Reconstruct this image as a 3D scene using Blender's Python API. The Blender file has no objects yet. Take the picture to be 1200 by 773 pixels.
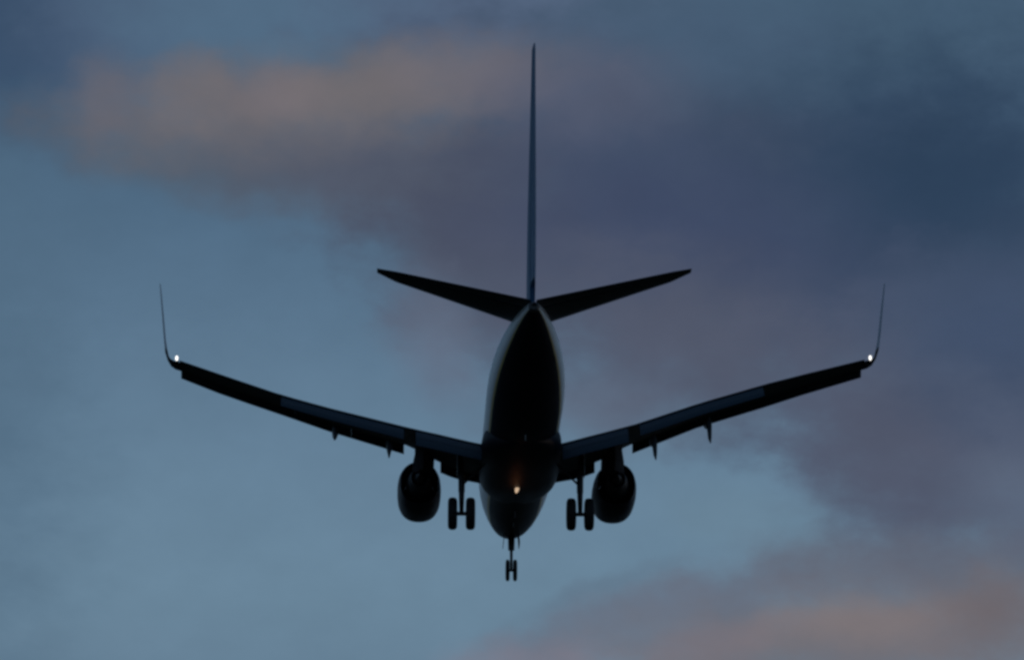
import bpy, bmesh, math, random
from mathutils import Vector, Matrix
from math import sin, cos, pi, radians, sqrt

S = bpy.context.scene
COL = S.collection

# ------------------------------------------------------------------ frames
# Aircraft frame: X right, Y forward, Z up, origin on the fuselage centreline 19.6 m behind the nose.
PITCH = radians(2.5)                                   # nose-up attitude on final approach
EYE = 1.7
CAM_LOC = Vector((-6.36135, -193.87773, -48.95519))    # camera in the aircraft frame
YAW, EL, F_PX = 0.03053, 0.27243, 4688.13
A = Matrix.Rotation(PITCH, 4, 'X')
ALT = EYE - (A @ CAM_LOC).z
A = Matrix.Translation((0, 0, ALT)) @ A

# ------------------------------------------------------------------ camera
cam = bpy.data.cameras.new('camera')
cam.sensor_width = 36
cam.lens = F_PX / 1200 * 36
cam.clip_start = 1
cam.clip_end = 60000
camo = bpy.data.objects.new('camera', cam)
COL.objects.link(camo)
d = Vector((sin(YAW) * cos(EL), cos(YAW) * cos(EL), sin(EL)))
r = d.cross(Vector((0, 0, 1))).normalized()
u = r.cross(d)
M = Matrix((r, u, -d)).transposed().to_4x4()
camo.matrix_world = A @ Matrix.Translation(CAM_LOC) @ M
S.camera = camo

# ------------------------------------------------------------------ view
S.render.engine = 'CYCLES'
S.cycles.filter_width = 3.0
S.view_settings.view_transform = 'Standard'
S.view_settings.look = 'None'
S.view_settings.exposure = 0
S.view_settings.gamma = 1
S.view_settings.use_curve_mapping = False


def lin(c):
    return tuple(((x / 255) / 12.92 if x / 255 <= .04045 else ((x / 255 + .055) / 1.055) ** 2.4) for x in c)


# ------------------------------------------------------------------ sky: dusk air behind broken cloud
SUN_EL, SUN_AZ = radians(1.5), radians(62)
W = bpy.data.worlds.new('World')
S.world = W
W.use_nodes = True
nt = W.node_tree
nt.nodes.clear()
N = lambda t, **k: _n(nt, t, **k)


def _n(tree, t, **k):
    n = tree.nodes.new(t)
    for a, b in k.items():
        setattr(n, a, b)
    return n


def L(tree, a, b):
    tree.links.new(a, b)


def mth(tree, op, a, b=None, c=None):
    n = _n(tree, 'ShaderNodeMath', operation=op)
    for i, x in enumerate((a, b, c)):
        if x is None:
            continue
        if isinstance(x, (int, float)):
            n.inputs[i].default_value = x
        else:
            L(tree, x, n.inputs[i])
    return n.outputs[0]


tc = N('ShaderNodeTexCoord')
sx = N('ShaderNodeSeparateXYZ')
L(nt, tc.outputs['Generated'], sx.inputs[0])
az = mth(nt, 'ARCTAN2', sx.outputs[0], sx.outputs[1])
el = mth(nt, 'ARCSINE', sx.outputs[2])
AZ0, EL0 = YAW, EL + PITCH                   # the compass bearing and height of the cloud bank
KD = F_PX / 100                              # sky units: 100 units per (F_PX/100)^-1 rad
gx = mth(nt, 'MULTIPLY', mth(nt, 'SUBTRACT', az, AZ0), KD * cos(EL0))
gy = mth(nt, 'MULTIPLY', mth(nt, 'SUBTRACT', EL0, el), KD)
cv = N('ShaderNodeCombineXYZ')
L(nt, gx, cv.inputs[0])
L(nt, gy, cv.inputs[1])


def noise(scale, detail=4, rough=.5, stretch=(1, 1, 1), rot=0, off=(0, 0, 0), vec=None):
    m = N('ShaderNodeMapping')
    m.inputs['Location'].default_value = off
    m.inputs['Rotation'].default_value = (0, 0, rot)
    m.inputs['Scale'].default_value = stretch
    L(nt, vec or cv.outputs[0], m.inputs[0])
    n = N('ShaderNodeTexNoise')
    n.inputs['Scale'].default_value = scale
    n.inputs['Detail'].default_value = detail
    n.inputs['Roughness'].default_value = rough
    L(nt, m.outputs[0], n.inputs['Vector'])
    return n


def warp(vec, scale, amp, off):
    n = noise(scale, 4, .5, off=off, vec=vec)
    s = N('ShaderNodeVectorMath', operation='SUBTRACT')
    L(nt, n.outputs['Color'], s.inputs[0])
    s.inputs[1].default_value = (.5, .5, .5)
    m = N('ShaderNodeVectorMath', operation='MULTIPLY')
    L(nt, s.outputs[0], m.inputs[0])
    m.inputs[1].default_value = (amp, amp * .8, 0)
    a = N('ShaderNodeVectorMath', operation='ADD')
    L(nt, vec, a.inputs[0])
    L(nt, m.outputs[0], a.inputs[1])
    return a.outputs[0]


WV = warp(warp(warp(cv.outputs[0], .35, .55, (3, 8, 0)), 1.2, .55, (9, 1, 0)), 3.5, .16, (2, 6, 0))
RAG = mth(nt, 'MULTIPLY', mth(nt, 'SUBTRACT', noise(1.5, 7, .6, (.8, 1.25, 1), -.2, (7, 3, 0)).outputs[0], .5), .8)

# clear air: the Nishita twilight, tinted to the grey-blue of thin high haze
sky = N('ShaderNodeTexSky', sky_type='NISHITA')
sky.sun_disc = False
sky.sun_elevation = SUN_EL
sky.sun_rotation = SUN_AZ
sky.altitude = 0
sky.air_density = 1.0
sky.dust_density = 2.0
sky.ozone_density = 3.0
# haze brightening towards the horizon
ramp = N('ShaderNodeValToRGB')
els = mth(nt, 'ADD', mth(nt, 'MULTIPLY', gy, .1), .5)
L(nt, els, ramp.inputs[0])
stops = [(0.0, (66, 84, 110)), (.114, (84, 106, 130)), (.29, (77, 105, 130)), (.41, (87, 115, 140)), (.56, (99, 127, 151)),
         (.76, (111, 140, 162)), (.88, (108, 136, 157)), (1.0, (98, 122, 145))]
cr = ramp.color_ramp
cr.interpolation = 'B_SPLINE'
while len(cr.elements) < len(stops):
    cr.elements.new(.5)
for e, (p, c) in zip(cr.elements, stops):
    e.position = p
    e.color = (*lin(c), 1)
mx = N('ShaderNodeMix', data_type='RGBA', blend_type='MIX')
SKYG = N('ShaderNodeVectorMath', operation='MULTIPLY')
L(nt, sky.outputs[0], SKYG.inputs[0])
SKYG.inputs[1].default_value = (.06, .06, .07)
mx.inputs[0].default_value = .9
L(nt, SKYG.outputs[0], mx.inputs[6])
L(nt, ramp.outputs[0], mx.inputs[7])
cur = mx.outputs[2]


def cloud(cx, cy, rx, ry, col, op=1.0, rot=0, inner=.25, vec=None):
    """one soft bank of cloud: centre and radii in sky units, rot in degrees"""
    global cur
    m = N('ShaderNodeMapping', vector_type='TEXTURE')
    m.inputs['Location'].default_value = ((cx - 600) / 100, (cy - 386.5) / 100, 0)
    m.inputs['Rotation'].default_value = (0, 0, radians(rot))
    m.inputs['Scale'].default_value = (rx / 100, ry / 100, 1)
    L(nt, vec or WV, m.inputs[0])
    ln = N('ShaderNodeVectorMath', operation='LENGTH')
    L(nt, m.outputs[0], ln.inputs[0])
    mr = N('ShaderNodeMapRange', interpolation_type='SMOOTHSTEP')
    mr.inputs[1].default_value = 1.35
    mr.inputs[2].default_value = inner
    mr.inputs[3].default_value = 0
    mr.inputs[4].default_value = op
    L(nt, mth(nt, 'ADD', ln.outputs['Value'], RAG), mr.inputs[0])
    x = N('ShaderNodeMix', data_type='RGBA')
    L(nt, mr.outputs[0], x.inputs[0])
    L(nt, cur, x.inputs[6])
    x.inputs[7].default_value = (*lin(col), 1)
    cur = x.outputs[2]


CLOUDS = [
    (30, 165, 90, 40, (72, 96, 120), .6, 10, .1),
    (-90, 480, 220, 480, (78, 104, 126), .75, 0, .1),
    (10, 50, 150, 130, (54, 76, 102), .95, 0, .2),
    (110, 40, 130, 90, (76, 94, 120), .7, 0, .1),
    (300, 30, 230, 80, (82, 108, 132), .85, 0, .2),
    (250, 190, 260, 50, (84, 94, 108), .85, 8, .1),
    (640, 20, 260, 60, (90, 106, 132), .8, 0, .2),
    (880, 260, 480, 230, (66, 79, 102), 1, 18, .5),
    (440, 195, 280, 90, (82, 88, 104), .9, 14, .2),
    (560, 290, 150, 130, (74, 80, 98), .9, 35, .25),
    (1000, 40, 380, 100, (68, 92, 114), .9, 0, .3),
    (850, 60, 180, 70, (72, 92, 116), .6, 0, .2),
    (1110, 220, 280, 190, (46, 66, 90), .9, 4, .1),
    (1130, 190, 140, 120, (42, 62, 86), .4, 0, .1),
    (790, 290, 280, 130, (62, 73, 100), .8, 10, .1),
    (350, 120, 290, 66, (106, 104, 110), .9, -5, .15),
    (115, 120, 50, 55, (104, 102, 111), .6, 15, .1),
    (230, 115, 60, 48, (116, 110, 113), .55, 10, .1),
    (330, 105, 70, 40, (120, 112, 116), .6, -10, .1),
    (440, 100, 100, 45, (116, 110, 112), .6, -5, .1),
    (560, 85, 130, 50, (112, 108, 116), .7, -3, .1),
    (690, 110, 140, 70, (86, 92, 112), .7, 0, .1),
    (800, 400, 300, 110, (84, 90, 108), .85, 12, .1),
    (700, 490, 130, 50, (92, 101, 120), .7, 0, .1),
    (1130, 520, 210, 200, (82, 91, 112), .95, 10, .3),
    (1030, 540, 120, 110, (80, 86, 105), .85, 35, .2),
    (1170, 400, 160, 130, (62, 78, 104), .85, 0, .1),
    (1170, 590, 80, 50, (94, 106, 126), .5, 0, .1),
    (515, 400, 60, 100, (98, 108, 128), .7, -20, .1),
    (860, 610, 110, 50, (106, 132, 150), .4, 15, .1),
    (780, 715, 200, 40, (100, 114, 132), .8, -10, .1),
    (700, 690, 110, 16, (98, 120, 140), .7, -18, .1),
    (770, 728, 190, 40, (103, 112, 129), .6, -12, .6),
    (1060, 680, 240, 55, (96, 100, 114), .8, 0, .1),
    (1000, 755, 360, 66, (110, 109, 117), .95, -3, .15),
    (1000, 738, 150, 32, (130, 119, 119), .6, -3, .1),
    (830, 755, 110, 30, (122, 114, 122), .5, -8, .1),
    (1160, 730, 110, 50, (108, 101, 106), .7, 0, .1),
    (610, 790, 110, 45, (124, 122, 136), .8, 0, .1),
]
for c in CLOUDS:
    cloud(*c)
# fine mottling of the cloud
nz = noise(1.1, 6, .6, (.8, 1.1, 1), -.15, (5, 2, 0))
nm = N('ShaderNodeMapRange')
nm.inputs[1].default_value = .3
nm.inputs[2].default_value = .7
nm.inputs[3].default_value = .96
nm.inputs[4].default_value = 1.04
L(nt, nz.outputs[0], nm.inputs[0])
vm = N('ShaderNodeVectorMath', operation='SCALE')
L(nt, cur, vm.inputs[0])
L(nt, mth(nt, 'MULTIPLY', nm.outputs[0], 10.0), vm.inputs['Scale'])
bg = N('ShaderNodeBackground')
L(nt, vm.outputs[0], bg.inputs[0])
bg.inputs[1].default_value = .1
wo = N('ShaderNodeOutputWorld')
L(nt, bg.outputs[0], wo.inputs[0])

# last light of a sun on the horizon, almost spent
sl = bpy.data.lights.new('sun', 'SUN')
sl.energy = .05
sl.angle = radians(.5)
sl.color = (1, .72, .48)
so = bpy.data.objects.new('sun', sl)
COL.objects.link(so)
sd = Vector((sin(SUN_AZ) * cos(SUN_EL), cos(SUN_AZ) * cos(SUN_EL), sin(SUN_EL)))
so.rotation_euler = sd.to_track_quat('Z', 'Y').to_euler()


# ------------------------------------------------------------------ materials
def mat(name, col, rough=.4, metal=0, spec=.5, var=.12, scale=1.5, emis=None, strength=0, bump=0):
    m = bpy.data.materials.new(name)
    m.use_nodes = True
    t = m.node_tree
    b = t.nodes['Principled BSDF']
    b.inputs['Roughness'].default_value = rough
    b.inputs['Metallic'].default_value = metal
    b.inputs['Specular IOR Level'].default_value = spec
    co = _n(t, 'ShaderNodeTexCoord')
    mp = _n(t, 'ShaderNodeMapping')
    mp.inputs['Scale'].default_value = (1, .25, 1)      # grime streams back along the airflow
    L(t, co.outputs['Object'], mp.inputs[0])
    n = _n(t, 'ShaderNodeTexNoise')
    n.inputs['Scale'].default_value = scale
    n.inputs['Detail'].default_value = 5
    L(t, mp.outputs[0], n.inputs['Vector'])
    x = _n(t, 'ShaderNodeMix', data_type='RGBA')
    x.inputs[6].default_value = (*[c * (1 - var) for c in col], 1)
    x.inputs[7].default_value = (*[min(1, c * (1 + var)) for c in col], 1)
    L(t, n.outputs[0], x.inputs[0])
    L(t, x.outputs[2], b.inputs['Base Color'])
    rr = _n(t, 'ShaderNodeMapRange')
    rr.inputs[3].default_value = max(.05, rough - .08)
    rr.inputs[4].default_value = min(1, rough + .1)
    L(t, n.outputs[0], rr.inputs[0])
    L(t, rr.outputs[0], b.inputs['Roughness'])
    if bump:
        bp = _n(t, 'ShaderNodeBump')
        bp.inputs['Strength'].default_value = bump
        L(t, n.outputs[0], bp.inputs['Height'])
        L(t, bp.outputs[0], b.inputs['Normal'])
    if emis:
        b.inputs['Emission Color'].default_value = (*emis, 1)
        b.inputs['Emission Strength'].default_value = strength
    return m


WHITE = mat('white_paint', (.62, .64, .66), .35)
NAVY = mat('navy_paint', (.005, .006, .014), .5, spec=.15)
GOLD = mat('gold_stripe', (.62, .46, .16), .4)
# the cabin windows sit in the white skin: dark rounded panes about half a metre apart
_t = WHITE.node_tree
FUSW = WHITE.copy()
FUSW.name = 'white_fuselage_skin'
_t = FUSW.node_tree
_b = _t.nodes['Principled BSDF']
_src = _b.inputs['Base Color'].links[0].from_socket
_s = _n(_t, 'ShaderNodeSeparateXYZ')
L(_t, _n(_t, 'ShaderNodeTexCoord').outputs['Object'], _s.inputs[0])
_f = mth(_t, 'ABSOLUTE', mth(_t, 'SUBTRACT', mth(_t, 'FRACT', mth(_t, 'DIVIDE', _s.outputs[1], .51)), .5))
_dy = mth(_t, 'POWER', mth(_t, 'DIVIDE', _f, .23), 3)
_dz = mth(_t, 'POWER', mth(_t, 'DIVIDE', mth(_t, 'ABSOLUTE', mth(_t, 'SUBTRACT', _s.outputs[2], .42)), .17), 3)
_in = mth(_t, 'LESS_THAN', mth(_t, 'ADD', _dy, _dz), 1)
_rg = mth(_t, 'LESS_THAN', mth(_t, 'ABSOLUTE', mth(_t, 'ADD', _s.outputs[1], -2.2)), 11.6)
_x = _n(_t, 'ShaderNodeMix', data_type='RGBA')
L(_t, mth(_t, 'MULTIPLY', _in, _rg), _x.inputs[0])
L(_t, _src, _x.inputs[6])
_x.inputs[7].default_value = (.015, .018, .022, 1)
L(_t, _x.outputs[2], _b.inputs['Base Color'])
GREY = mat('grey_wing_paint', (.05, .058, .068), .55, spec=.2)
FLAP = mat('flap_blue_sheen', (.018, .04, .058), .55, spec=.18)  # blue sheen of skylight on the flaps is put into this base colour
BLUE = mat('blue_tail_paint', (.05, .13, .25), .55, spec=.3)
WINGLET = mat('winglet_paint', (.3, .35, .42), .5, spec=.3)
PYLON = mat('pylon_paint', (.02, .022, .028), .8, spec=.1)
METAL = mat('bare_metal', (.1, .1, .105), .5, metal=.8)
DARKM = mat('dark_gear_metal', (.03, .035, .04), .6, metal=.2)
RUBBER = mat('tyre_rubber', (.018, .018, .02), .75, spec=.3)
STROBE = mat('strobe_glass', (.8, .8, .8), .2, emis=(1, .97, .92), strength=1.6)
BEACON = mat('beacon_glass', (.8, .5, .3), .2, emis=(1, .7, .46), strength=.62)

# ------------------------------------------------------------------ ground
gm = bpy.data.materials.new('ground')
gm.use_nodes = True
t = gm.node_tree
b = t.nodes['Principled BSDF']
b.inputs['Roughness'].default_value = .95
co = _n(t, 'ShaderNodeTexCoord')
n1 = _n(t, 'ShaderNodeTexNoise')
n1.inputs['Scale'].default_value = .02
n1.inputs['Detail'].default_value = 10
L(t, co.outputs['Object'], n1.inputs['Vector'])
rp = _n(t, 'ShaderNodeValToRGB')
rp.color_ramp.elements[0].position = .35
rp.color_ramp.elements[0].color = (.022, .03, .012, 1)
rp.color_ramp.elements[1].position = .65
rp.color_ramp.elements[1].color = (.05, .05, .025, 1)
L(t, n1.outputs[0], rp.inputs[0])
L(t, rp.outputs[0], b.inputs['Base Color'])
bm = bmesh.new()
G = 25000
vs = [bm.verts.new((x, y, 0)) for x, y in ((-G, -G), (G, -G), (G, G), (-G, G))]
bm.faces.new(vs)
me = bpy.data.meshes.new('ground')
bm.to_mesh(me)
bm.free()
me.materials.append(gm)
go = bpy.data.objects.new('ground', me)
COL.objects.link(go)
go['kind'] = 'structure'


# ------------------------------------------------------------------ mesh helpers
def P(x, st, z):
    return Vector((x, 19.6 - st, z))


def finish(bm, name, mats, parent, smooth=True, angle=40):
    bmesh.ops.recalc_face_normals(bm, faces=bm.faces[:])
    me = bpy.data.meshes.new(name)
    if smooth:
        for f in bm.faces:
            f.smooth = True
        for e in bm.edges:
            if len(e.link_faces) == 2 and e.calc_face_angle(0) > radians(angle):
                e.smooth = False
    bm.to_mesh(me)
    bm.free()
    for m in (mats if isinstance(mats, (list, tuple)) else [mats]):
        me.materials.append(m)
    o = bpy.data.objects.new(name, me)
    COL.objects.link(o)
    if parent is not None:
        o.parent = parent
    return o


def loft(bm, rings, mats=None, cap=True):
    """rings: lists of points of equal length; closed loops joined in order"""
    R = [[bm.verts.new(p) for p in ring] for ring in rings]
    n = len(R[0])
    for k, (a, b2) in enumerate(zip(R, R[1:])):
        for i in range(n):
            j = (i + 1) % n
            f = bm.faces.new((a[i], a[j], b2[j], b2[i]))
            if mats:
                f.material_index = mats(i, k)
    if cap:
        for ring in (R[0], R[-1]):
            try:
                bm.faces.new(ring)
            except ValueError:
                pass
    return R


def tube(bm, p0, p1, r0, r1=None, n=14, flat=1.0):
    r1 = r0 if r1 is None else r1
    p0, p1 = Vector(p0), Vector(p1)
    ax = (p1 - p0).normalized()
    a = ax.orthogonal().normalized() if abs(ax.x) > .9 else Vector((1, 0, 0)).cross(ax).normalized()
    c = ax.cross(a)
    rings = []
    for p, rr in ((p0, r0), (p1, r1)):
        rings.append([p + a * (rr * cos(2 * pi * i / n)) + c * (rr * flat * sin(2 * pi * i / n)) for i in range(n)])
    loft(bm, rings)


def lathe(bm, prof, c, axis, ez=1.0, n=40, cap=False):
    """prof: (distance along axis, radius); axis 'y' (aft) or 'x'"""
    rings = []
    for a, rr in prof:
        ring = []
        for i in range(n):
            t = 2 * pi * i / n
            if axis == 'y':
                ring.append(Vector((c[0] + rr * cos(t), c[1] - a, c[2] + rr * ez * sin(t))))
            else:
                ring.append(Vector((c[0] + a, c[1] + rr * cos(t), c[2] + rr * ez * sin(t))))
        rings.append(ring)
    loft(bm, rings, cap=cap)


def naca(n, t, camber=.02):
    """closed aerofoil loop: (chord fraction, height fraction), upper surface first from the trailing edge"""
    up, lo = [], []
    for i in range(n + 1):
        x = .5 * (1 - cos(pi * i / n))
        y = 5 * t * (.2969 * sqrt(x) - .126 * x - .3516 * x * x + .2843 * x ** 3 - .1015 * x ** 4)
        m = camber * 4 * x * (1 - x)
        up.append((x, m + y))
        lo.append((x, m - y))
    up[-1] = (1, .003)
    lo[-1] = (1, -.003)
    return list(reversed(up)) + lo[1:]


def interp(tab, x):
    if x <= tab[0][0]:
        return tab[0][1:]
    for a, b2 in zip(tab, tab[1:]):
        if x <= b2[0]:
            k = (x - a[0]) / (b2[0] - a[0])
            return tuple(p + (q - p) * k for p, q in zip(a[1:], b2[1:]))
    return tab[-1][1:]


# ------------------------------------------------------------------ the airliner
root = bpy.data.objects.new('airliner', None)
COL.objects.link(root)
root.matrix_world = A
root['label'] = 'twin-engine airliner with dark belly and winglets on approach, landing gear down, against the dusk sky'
root['category'] = 'airplane'

# fuselage: station, half width, top, bottom, cheat-line angle below the horizontal (degrees)
FUS = [(0.0, .02, -.58, -.62), (.12, .28, -.34, -.86), (.4, .52, -.12, -1.05), (.9, .8, .15, -1.28), (1.6, 1.0, .5, -1.5),
       (2.4, 1.18, 1.0, -1.66), (3.2, 1.33, 1.42, -1.79), (4.2, 1.5, 1.75, -1.9), (5.5, 1.66, 1.94, -1.97), (7, 1.78, 2.0, -2.0), (8.5, 1.86, 2.0, -2.0),
       (10, 1.88, 2.0, -2.0), (14, 1.88, 2.0, -2.0), (19, 1.88, 2.0, -2.0), (24, 1.88, 2.0, -2.0), (25.5, 1.88, 2.0, -1.98),
       (27, 1.87, 2.0, -1.86), (28.5, 1.82, 2.0, -1.6), (30, 1.73, 2.0, -1.28), (31.5, 1.58, 1.99, -.88), (33, 1.37, 1.96, -.46),
       (34.5, 1.1, 1.9, -.02), (35.8, .83, 1.8, .36), (36.8, .6, 1.68, .62), (37.6, .4, 1.52, .8), (38.02, .27, 1.42, .92)]
NR = 72


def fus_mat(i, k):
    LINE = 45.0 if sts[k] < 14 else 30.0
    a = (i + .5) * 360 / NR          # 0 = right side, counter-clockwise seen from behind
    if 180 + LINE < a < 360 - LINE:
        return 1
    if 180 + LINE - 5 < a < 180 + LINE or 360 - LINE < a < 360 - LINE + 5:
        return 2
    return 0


bm = bmesh.new()
rings = []
import bisect
sts = []
for a, b2 in zip(FUS, FUS[1:]):
    k = max(1, int((b2[0] - a[0]) / .8))
    for j in range(k):
        sts.append(a[0] + (b2[0] - a[0]) * j / k)
sts.append(FUS[-1][0])


def catmull(tab, x):
    xs = [q[0] for q in tab]
    i = min(max(bisect.bisect_right(xs, x) - 1, 0), len(tab) - 2)
    p0, p1, p2, p3 = tab[max(i - 1, 0)], tab[i], tab[i + 1], tab[min(i + 2, len(tab) - 1)]
    h = p2[0] - p1[0]
    k = (x - p1[0]) / h
    out = []
    for c in range(1, len(tab[0])):
        m1 = (p2[c] - p0[c]) / max(p2[0] - p0[0], 1e-6) * h
        m2 = (p3[c] - p1[c]) / max(p3[0] - p1[0], 1e-6) * h
        out.append((2 * k ** 3 - 3 * k * k + 1) * p1[c] + (k ** 3 - 2 * k * k + k) * m1 + (-2 * k ** 3 + 3 * k * k) * p2[c] + (k ** 3 - k * k) * m2)
    return out


for st in sts:
    hw, top, bot = catmull(FUS, st)
    zc, hh = (top + bot) / 2, (top - bot) / 2
    rings.append([P(hw * cos(2 * pi * i / NR), st, zc + hh * sin(2 * pi * i / NR)) for i in range(NR)])
loft(bm, rings, fus_mat)
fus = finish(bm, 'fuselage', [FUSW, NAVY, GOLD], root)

# auxiliary exhaust at the end of the tail cone
bm = bmesh.new()
lathe(bm, [(0, .26), (.05, .24), (.25, .18), (.26, .13), (.05, .12)], P(0, 38.02, 1.17), 'y', n=24, cap=True)
finish(bm, 'tail_exhaust', METAL, root)

# blade aerials and drain masts along the belly
for st, h in ((7.6, .28), (10.2, .34), (26.2, .3)):
    z = catmull(FUS, st)[2] + .02
    bm = bmesh.new()
    loft(bm, [[P(.018, st - .02, z), P(-.018, st - .02, z), P(-.018, st + .34, z), P(.018, st + .34, z)],
              [P(.01, st + .22, z - h), P(-.01, st + .22, z - h), P(-.01, st + .4, z - h), P(.01, st + .4, z - h)]])
    finish(bm, 'blade_antenna', WHITE, fus, smooth=False)

# wing-body fairing under the fuselage
FAIR = [(11.6, .5, -1.92, .1), (12.2, 1.05, -1.98, .35), (13.0, 1.6, -2.04, .75), (14.2, 1.92, -2.14, 1.05), (16, 2.02, -2.24, 1.2), (19, 2.02, -2.26, 1.2),
        (21.5, 1.95, -2.24, 1.15), (23, 1.7, -2.16, .95), (24.2, 1.2, -2.05, .5), (25, .6, -1.98, .15)]
bm = bmesh.new()
rings = []
st = 11.6
while st <= 25.001:
    hw, bot, hh = catmull(FAIR, st)
    zc = bot + hh
    ring = []
    for i in range(40):
        t = 2 * pi * i / 40
        c_, s_ = cos(t), sin(t)
        e = 2 / 2.7
        ring.append(P(hw * math.copysign(abs(c_) ** e, c_), st, zc + hh * math.copysign(abs(s_) ** e, s_)))
    rings.append(ring)
    st += .67
loft(bm, rings)
finish(bm, 'wing_body_fairing', NAVY, root)

# ---- wings ----
# |X|, leading-edge station, trailing-edge station
PLAN = [(1.2, 12.4, 20.9), (1.9, 13.1, 20.9), (4.83, 15.3, 20.95), (5.7, 15.76, 21.0), (16.9, 21.62, 23.25)]
# |X|, height of the trailing edge, height of the slat's lower edge
ZL = [(1.2, -1.2, -1.15), (1.9, -1.05, -1.1), (3.1, -.8, -1.12), (3.9, -.6, -.95), (4.75, -.42, -.6), (5.7, -.24, -.27), (9.6, .55, .41), (11.9, 1.07, .92), (13.6, 1.56, 1.28),
      (15.05, 1.98, 1.6), (16.9, 2.52, 2.1)]
ZR = [(1.2, -1.2, -1.1), (2.1, -.95, -1.05), (3.0, -.68, -1.05), (3.9, -.45, -.9), (5.16, -.1, -.35), (5.8, .05, -.13), (9.0, 1.02, .82), (12.2, 1.84, 1.46),
      (14.1, 2.26, 1.88), (16.9, 2.85, 2.42)]


def wing(side):
    zt = ZR if side > 0 else ZL
    X0, X1 = 1.2, 16.9
    bm = bmesh.new()
    rings = []
    xs = [1.2, 1.9, 2.6, 3.4, 4.2, 4.83, 5.7] + [5.7 + (X1 - 5.7) * k / 12 for k in range(1, 13)]

    def le_z(x):
        dz = .62 - .27 * max(0, (x - 5)) / 12
        return interp(zt, x)[1] + dz
    for x in xs:
        le, te = interp(PLAN, x)
        zte, _ = interp(zt, x)
        th = .14 - .035 * (x / 17)
        rings.append([P(side * x, le + (te - le) * cx, le_z(x) + (zte - le_z(x)) * cx + cz * (te - le)) for cx, cz in naca(14, th, .015)])
    loft(bm, rings)
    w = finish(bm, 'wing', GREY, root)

    # leading-edge slats: a drooped hooked strip ahead of the wing nose
    def slat(name, a, b2, drop=1.0, n=6):
        bm = bmesh.new()
        rings = []
        for k in range(n + 1):
            x = a + (b2 - a) * k / n
            le, te = interp(PLAN, x)
            zb = interp(zt, x)[1]
            zl = le_z(x)
            h = (zl - zb) * drop
            c = .5 if x > 5 else .35
            sec = [(le + .22, zl + .16), (le - .05, zl + .1), (le - .3 * c * 2, zl - h * .45), (le - .34 * c * 2, zl - h * .85), (le - .26 * c * 2, zl - h),
                   (le - .12 * c * 2, zl - h * .96), (le - .1 * c * 2, zl - h * .5), (le + .02, zl - .02)]
            rings.append([P(side * x, s_, z_) for s_, z_ in sec])
        loft(bm, rings)
        return finish(bm, name, GREY, w, angle=60)
    gaps = [(5.82, 8.5), (8.505, 11.3), (11.305, 14.1), (14.105, 16.9)]
    for a, b2 in gaps:
        slat('slat', a, b2)
    slat('leading_edge_flap', 1.85, 3.95, 1.0, 4)

    # trailing-edge flaps, extended and drooped; the rear vane hangs below the fixed wing
    def flap(a, b2, ch, drop, th=.15, name='flap', defl=28, mt=FLAP, n=6, back=-.25):
        bm = bmesh.new()
        rings = []
        for k in range(n + 1):
            x = a + (b2 - a) * k / n
            le, te = interp(PLAN, x)
            zte, _ = interp(zt, x)
            c = ch * (1 - .35 * max(0, x - 5.7) / 11)
            y0, z0 = te + back, zte - drop
            ring = []
            for cx, cz in naca(8, th, .0):
                px, pz = cx * c, cz * c
                ring.append(P(side * x, y0 + px * cos(radians(defl)) + pz * sin(radians(defl)), z0 - px * sin(radians(defl)) + pz * cos(radians(defl))))
            rings.append(ring)
        loft(bm, rings)
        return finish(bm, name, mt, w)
    flap(2.0, 5.25, 1.2, .03)
    flap(2.0, 5.25, .8, .58, .13, 'rear_flap', 42, back=.72)
    flap(5.85, 11.9, 1.05, .03)
    flap(5.85, 11.9, .62, .44, .13, 'rear_flap', 42, back=.52)
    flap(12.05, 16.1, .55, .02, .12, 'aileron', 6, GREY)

    # flap-track fairings with their tails drooped
    for x, zt_tip, stt in ((3.75, None, 0), (6.57, -2.07, 22.2), (9.25, -1.3, 22.6)):
        if zt_tip is None:
            continue
        le, te = interp(PLAN, x)
        zte, _ = interp(zt, x)
        zm = zte - .35
        path = [(te - 3.2, zm + .1, .03), (te - 2.6, zm - .12, .13), (te - 1.6, zm - .38, .19), (te - .6, zm - .62, .2), (te + .2, zm - .95, .17),
                (stt - .4, zt_tip + .42, .12), (stt, zt_tip + .06, .045)]
        bm = bmesh.new()
        rings = [[P(side * x + rr * .8 * cos(2 * pi * i / 14), s_, z_ + rr * 1.7 * sin(2 * pi * i / 14)) for i in range(14)] for s_, z_, rr in path]
        loft(bm, rings)
        finish(bm, 'flap_track_fairing', GREY, w)

    # blended winglet: sections march out, then curl upwards
    zb = interp(zt, 16.9)[0]
    sec = [(16.9, 0, -.12, 1.63, .11, 0), (17.15, .05, 0, 1.5, .11, 15), (17.35, .16, .12, 1.4, .1, 32), (17.5, .38, .25, 1.3, .09, 52), (17.6, .72, .42, 1.2, .11, 70),
           (17.68, 1.3, .7, 1.05, .085, 80), (17.78, 2.4, 1.15, .82, .09, 84), (17.88, 3.45, 1.6, .6, .095, 85), (17.92, 3.85, 1.85, .38, .1, 86)]
    bm = bmesh.new()
    rings = []
    for x, dz, ds, ch, th, ang in sec:
        le = 21.62 + (ds + .12) * .95
        nx, nz_ = -sin(radians(ang)), cos(radians(ang))
        rings.append([P(side * (x + cz * ch * nx), le + cx * ch, zb - .08 + dz + cz * ch * nz_) for cx, cz in naca(10, th, 0)])
    loft(bm, rings)
    for f in bm.faces:
        if f.calc_center_median().z > zb + .62:
            f.material_index = 1
    wl = finish(bm, 'winglet', [PYLON, WINGLET], w)

    # wing-tip strobe
    bm = bmesh.new()
    bmesh.ops.create_uvsphere(bm, u_segments=16, v_segments=10, radius=1)
    lx, lz = (-17.04, 2.62) if side < 0 else (17.16, 2.92)
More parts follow.
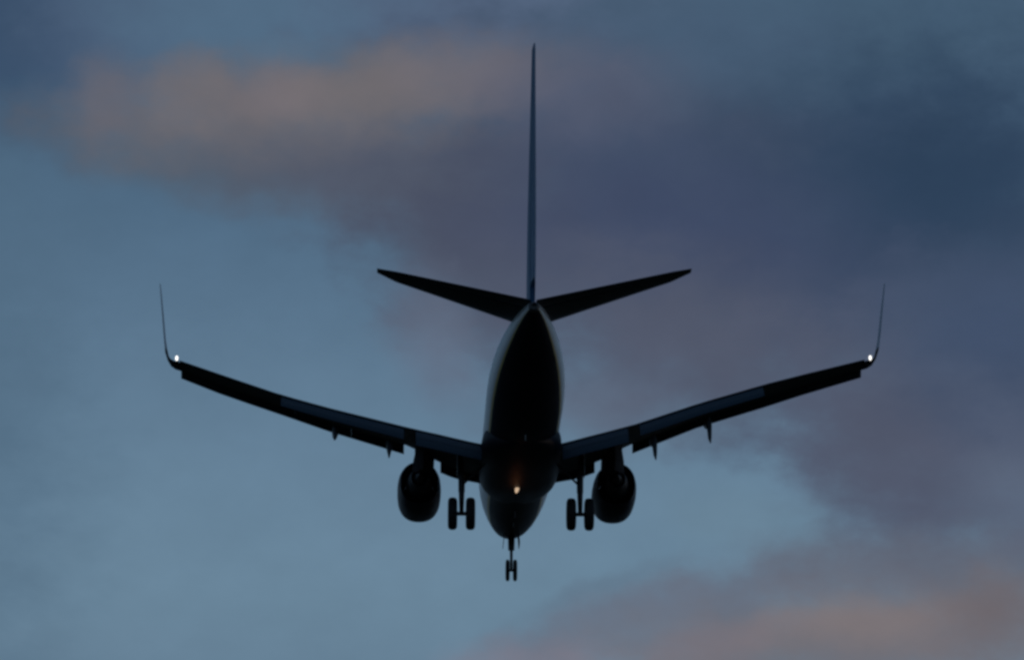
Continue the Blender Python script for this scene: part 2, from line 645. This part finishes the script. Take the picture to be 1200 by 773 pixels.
    for v in bm.verts:
        v.co = P(lx, 23.3, lz) + Vector((v.co.x * .07, v.co.y * .1, v.co.z * .13))
    finish(bm, 'strobe_light', STROBE, w)
    bm = bmesh.new()
    tube(bm, P(lx, 22.5, zb - .02), P(lx, 23.2, lz), .05, .06)
    finish(bm, 'lamp_housing', GREY, w)
    return w


for s in (-1, 1):
    wing(s)

# ---- engines ----
for s in (-1, 1):
    c = P(s * 5.02, 10.9, -1.58)
    E_ = 2 / 2.3
    bm = bmesh.new()
    lathe(bm, [(1.2, .78), (.6, .8), (.2, .84), (.03, .91), (0, .96), (.04, 1.01), (.2, 1.06), (.6, 1.1), (1.4, 1.12), (2.3, 1.12), (3.1, 1.09), (3.7, 1.02), (4.05, .96),
               (4.05, .93), (3.6, .84), (3.0, .86)], c, 'y', 1.14, 56)
    for v in bm.verts:                                       # slightly squared section
        dx, dz = (v.co.x - c.x), (v.co.z - c.z) / 1.14
        rr = sqrt(dx * dx + dz * dz)
        v.co.x = c.x + rr * math.copysign(abs(dx / rr) ** E_, dx)
        v.co.z = c.z + 1.14 * rr * math.copysign(abs(dz / rr) ** E_, dz)
    for v in bm.verts:                                       # the flattened underside of the intake
        if v.co.z < c.z - .85 and v.co.y > c.y - 1.6:
            v.co.z = c.z - .85 + (v.co.z - c.z + .85) * .93
    eng = finish(bm, 'engine', NAVY, root)
    bm = bmesh.new()
    lathe(bm, [(2.6, .2), (3.0, .68), (3.9, .64), (4.6, .52), (5.05, .42), (5.05, .4), (4.7, .4)], c + Vector((0, 0, .03)), 'y', 1.1, 40)
    finish(bm, 'core_nozzle', DARKM, eng)
    bm = bmesh.new()
    lathe(bm, [(4.4, .33), (4.9, .28), (5.4, .16), (5.75, .03)], c + Vector((0, 0, .03)), 'y', 1.1, 24, cap=True)
    finish(bm, 'exhaust_cone', DARKM, eng)
    bm = bmesh.new()
    lathe(bm, [(1.15, .02), (1.2, .79)], c, 'y', 1.14, 40, cap=True)
    finish(bm, 'fan', DARKM, eng)
    # pylon: nacelle crown up to the underside of the wing
    bm = bmesh.new()
    zt = ZR if s > 0 else ZL
    wz = interp(zt, 5.0)[0]
    rings = []
    for z, s0, s1, hw in ((-1.3, 12.4, 16.9, .62), (-.75, 12.6, 17.6, .56), (-.3, 13.6, 18.3, .5), (wz + .12, 15.2, 18.6, .52)):
        x = s * (4.76 if z > -.5 else 4.84)
        rings.append([P(x, s0, z), P(x + hw * .6, s0 + .4, z), P(x + hw, s0 + 1.3, z), P(x + hw * .9, s1 - 1.2, z), P(x, s1, z),
                      P(x - hw * .9, s1 - 1.2, z), P(x - hw, s0 + 1.3, z), P(x - hw * .6, s0 + .4, z)])
    loft(bm, rings)
    finish(bm, 'pylon', PYLON, eng, angle=50)


# ---- landing gear ----
def wheel(cx, st, z, rad, w, parent):
    bm = bmesh.new()
    hw = w / 2
    c = P(cx, st, z)
    k = rad
    lathe(bm, [(-hw * .55, .12 * k), (-hw * .6, .42 * k), (-hw * .8, .5 * k), (-hw, .62 * k), (-hw, .8 * k), (-hw * .82, .93 * k), (-hw * .45, .99 * k), (0, k),
               (hw * .45, .99 * k), (hw * .82, .93 * k), (hw, .8 * k), (hw, .62 * k), (hw * .8, .5 * k), (hw * .6, .42 * k), (hw * .55, .12 * k)], c, 'x', 1, 36, cap=True)
    # tread grooves
    for g in (-.25, .0, .25):
        pass
    for f in bm.faces:
        cc = f.calc_center_median()
        f.material_index = 0 if sqrt((cc.y - c.y) ** 2 + (cc.z - c.z) ** 2) > .5 * k else 1
    return finish(bm, 'wheel', [RUBBER, METAL], parent)


for s in (-1, 1):
    X, ST, Z = s * 2.95, 19.6, -4.25
    bm = bmesh.new()
    tube(bm, P(X + s * .08, ST - .05, -1.15), P(X, ST, -2.3), .13, .15)
    tube(bm, P(X, ST, -2.25), P(X, ST, -3.15), .175, .165)
    tube(bm, P(X, ST, -3.1), P(X, ST, Z), .15, .11)
    tube(bm, P(X - .42, ST, Z), P(X + .42, ST, Z), .1)
    tube(bm, P(X, ST + .16, -3.05), P(X, ST + .42, -3.55), .035)       # torsion links
    tube(bm, P(X, ST + .42, -3.55), P(X, ST + .1, Z + .1), .035)
    tube(bm, P(X - s * 1.15, ST + .1, -1.7), P(X - s * .08, ST, -2.75), .055)   # side stay
    tube(bm, P(X, ST - 1.0, -1.2), P(X, ST, -2.55), .05)
    mg = finish(bm, 'main_landing_gear', DARKM, root)
    for k in (-1, 1):
        wheel(X + k * .445, ST, Z, .81, .46, mg)
    bm = bmesh.new()                                                  # door carried on the leg
    loft(bm, [[P(X + s * .21, ST - .42, z), P(X + s * .24, ST - .42, z), P(X + s * .24, ST + .42, z), P(X + s * .21, ST + .42, z)] for z in (-1.25, -2.3)])
    finish(bm, 'gear_door', WHITE, mg, smooth=False)

X, ST, Z = 0, 4.0, -3.74
bm = bmesh.new()
tube(bm, P(0, ST + .1, -1.6), P(0, ST, -2.65), .2, .17)
tube(bm, P(0, ST, -2.6), P(0, ST, Z), .085, .07)
tube(bm, P(-.2, ST, Z), P(.2, ST, Z), .07)
tube(bm, P(-.1, ST - 1.1, -1.75), P(0, ST - .02, -2.6), .05)
tube(bm, P(.1, ST - 1.1, -1.75), P(0, ST - .02, -2.6), .05)
tube(bm, P(0, ST + .12, -2.7), P(0, ST + .3, -3.15), .03)
tube(bm, P(0, ST + .3, -3.15), P(0, ST + .06, Z + .15), .03)
ng = finish(bm, 'nose_landing_gear', DARKM, root)
for k in (-1, 1):
    wheel(k * .2, ST, Z, .58, .21, ng)
for k in (-1, 1):
    bm = bmesh.new()
    loft(bm, [[P(k * x0, 3.0, z), P(k * (x0 + .03), 3.0, z), P(k * (x0 + .03), 4.6, z), P(k * x0, 4.6, z)] for x0, z in ((.36, -1.75), (.42, -2.35))])
    finish(bm, 'gear_door', NAVY, ng, smooth=False)

# ---- horizontal stabilisers ----
for s in (-1, 1):
    dz = .1 if s > 0 else -.02
    bm = bmesh.new()
    rings = []
    bm2 = bmesh.new()
    rings2 = []
    for k in range(9):
        x = .12 + (7.17 - .12) * k / 8
        q = k / 8
        le = 33.7 + (37.75 - 33.7) * q
        te = 38.1 + (39.0 - 38.1) * q
        if k == 8:                       # rounded tip
            le, te = le + .45, te - .12
        z = 1.5 + (2.72 + dz - 1.5) * q
        ch = te - le
        hinge = .72
        pts = naca(12, .12 - .02 * q, 0)
        rings.append([P(s * x, le + ch * min(cx, hinge), z + cz * ch if cx < hinge else z + math.copysign(.03 * ch, cz)) for cx, cz in pts])
        if k >= 0:
            rings2.append([P(s * x, le + ch * (hinge + .008 + .272 * cx), z + cz * ch * .55) for cx, cz in naca(8, .1, 0)])
    loft(bm, rings)
    hs = finish(bm, 'horizontal_stabilizer', GREY, root)
    loft(bm2, rings2)
    finish(bm2, 'elevator', GREY, hs)

# ---- vertical stabiliser ----
FIN = [(1.7, 30.6, 38.0, .052), (2.6, 31.9, 38.05, .062), (3.6, 32.7, 38.15, .075), (6, 33.95, 38.42, .088), (9, 35.4, 38.72, .092), (12, 36.9, 39.05, .098), (13.3, 37.55, 39.2, .105), (13.52, 37.7, 39.22, .11)]
bm = bmesh.new()
bm2 = bmesh.new()
rings, rings2 = [], []
for z, le, te, th in FIN:
    ch = te - le
    pts = naca(12, th, 0)
    hinge = .7
    rings.append([P(cz * ch if cx < hinge else math.copysign(.32 * th * ch, cz), le + ch * min(cx, hinge), z) for cx, cz in pts])
    if z > 2:
        rings2.append([P(cz * ch * .3 * 1.9, le + ch * (hinge + .006 + .294 * cx), z) for cx, cz in naca(8, th * 1.0, 0)])
loft(bm, rings)
fin = finish(bm, 'vertical_stabilizer', BLUE, root)
loft(bm2, rings2)
finish(bm2, 'rudder', BLUE, fin)

# ---- belly beacon ----
bm = bmesh.new()
bmesh.ops.create_uvsphere(bm, u_segments=16, v_segments=10, radius=1)
bp = P(-.08, 16.7, -2.2)
for v in bm.verts:
    v.co = bp + Vector((v.co.x * .11 + v.co.z * .06, v.co.y * .2, v.co.z * .3))
bc = finish(bm, 'beacon_light', BEACON, root)
pl = bpy.data.lights.new('beacon_glow', 'POINT')
pl.energy = 2.5
pl.color = (1, .32, .12)
pl.shadow_soft_size = .12
po = bpy.data.objects.new('beacon_glow', pl)
COL.objects.link(po)
po.parent = bc
po.location = bp + Vector((-.1, .7, -.95))
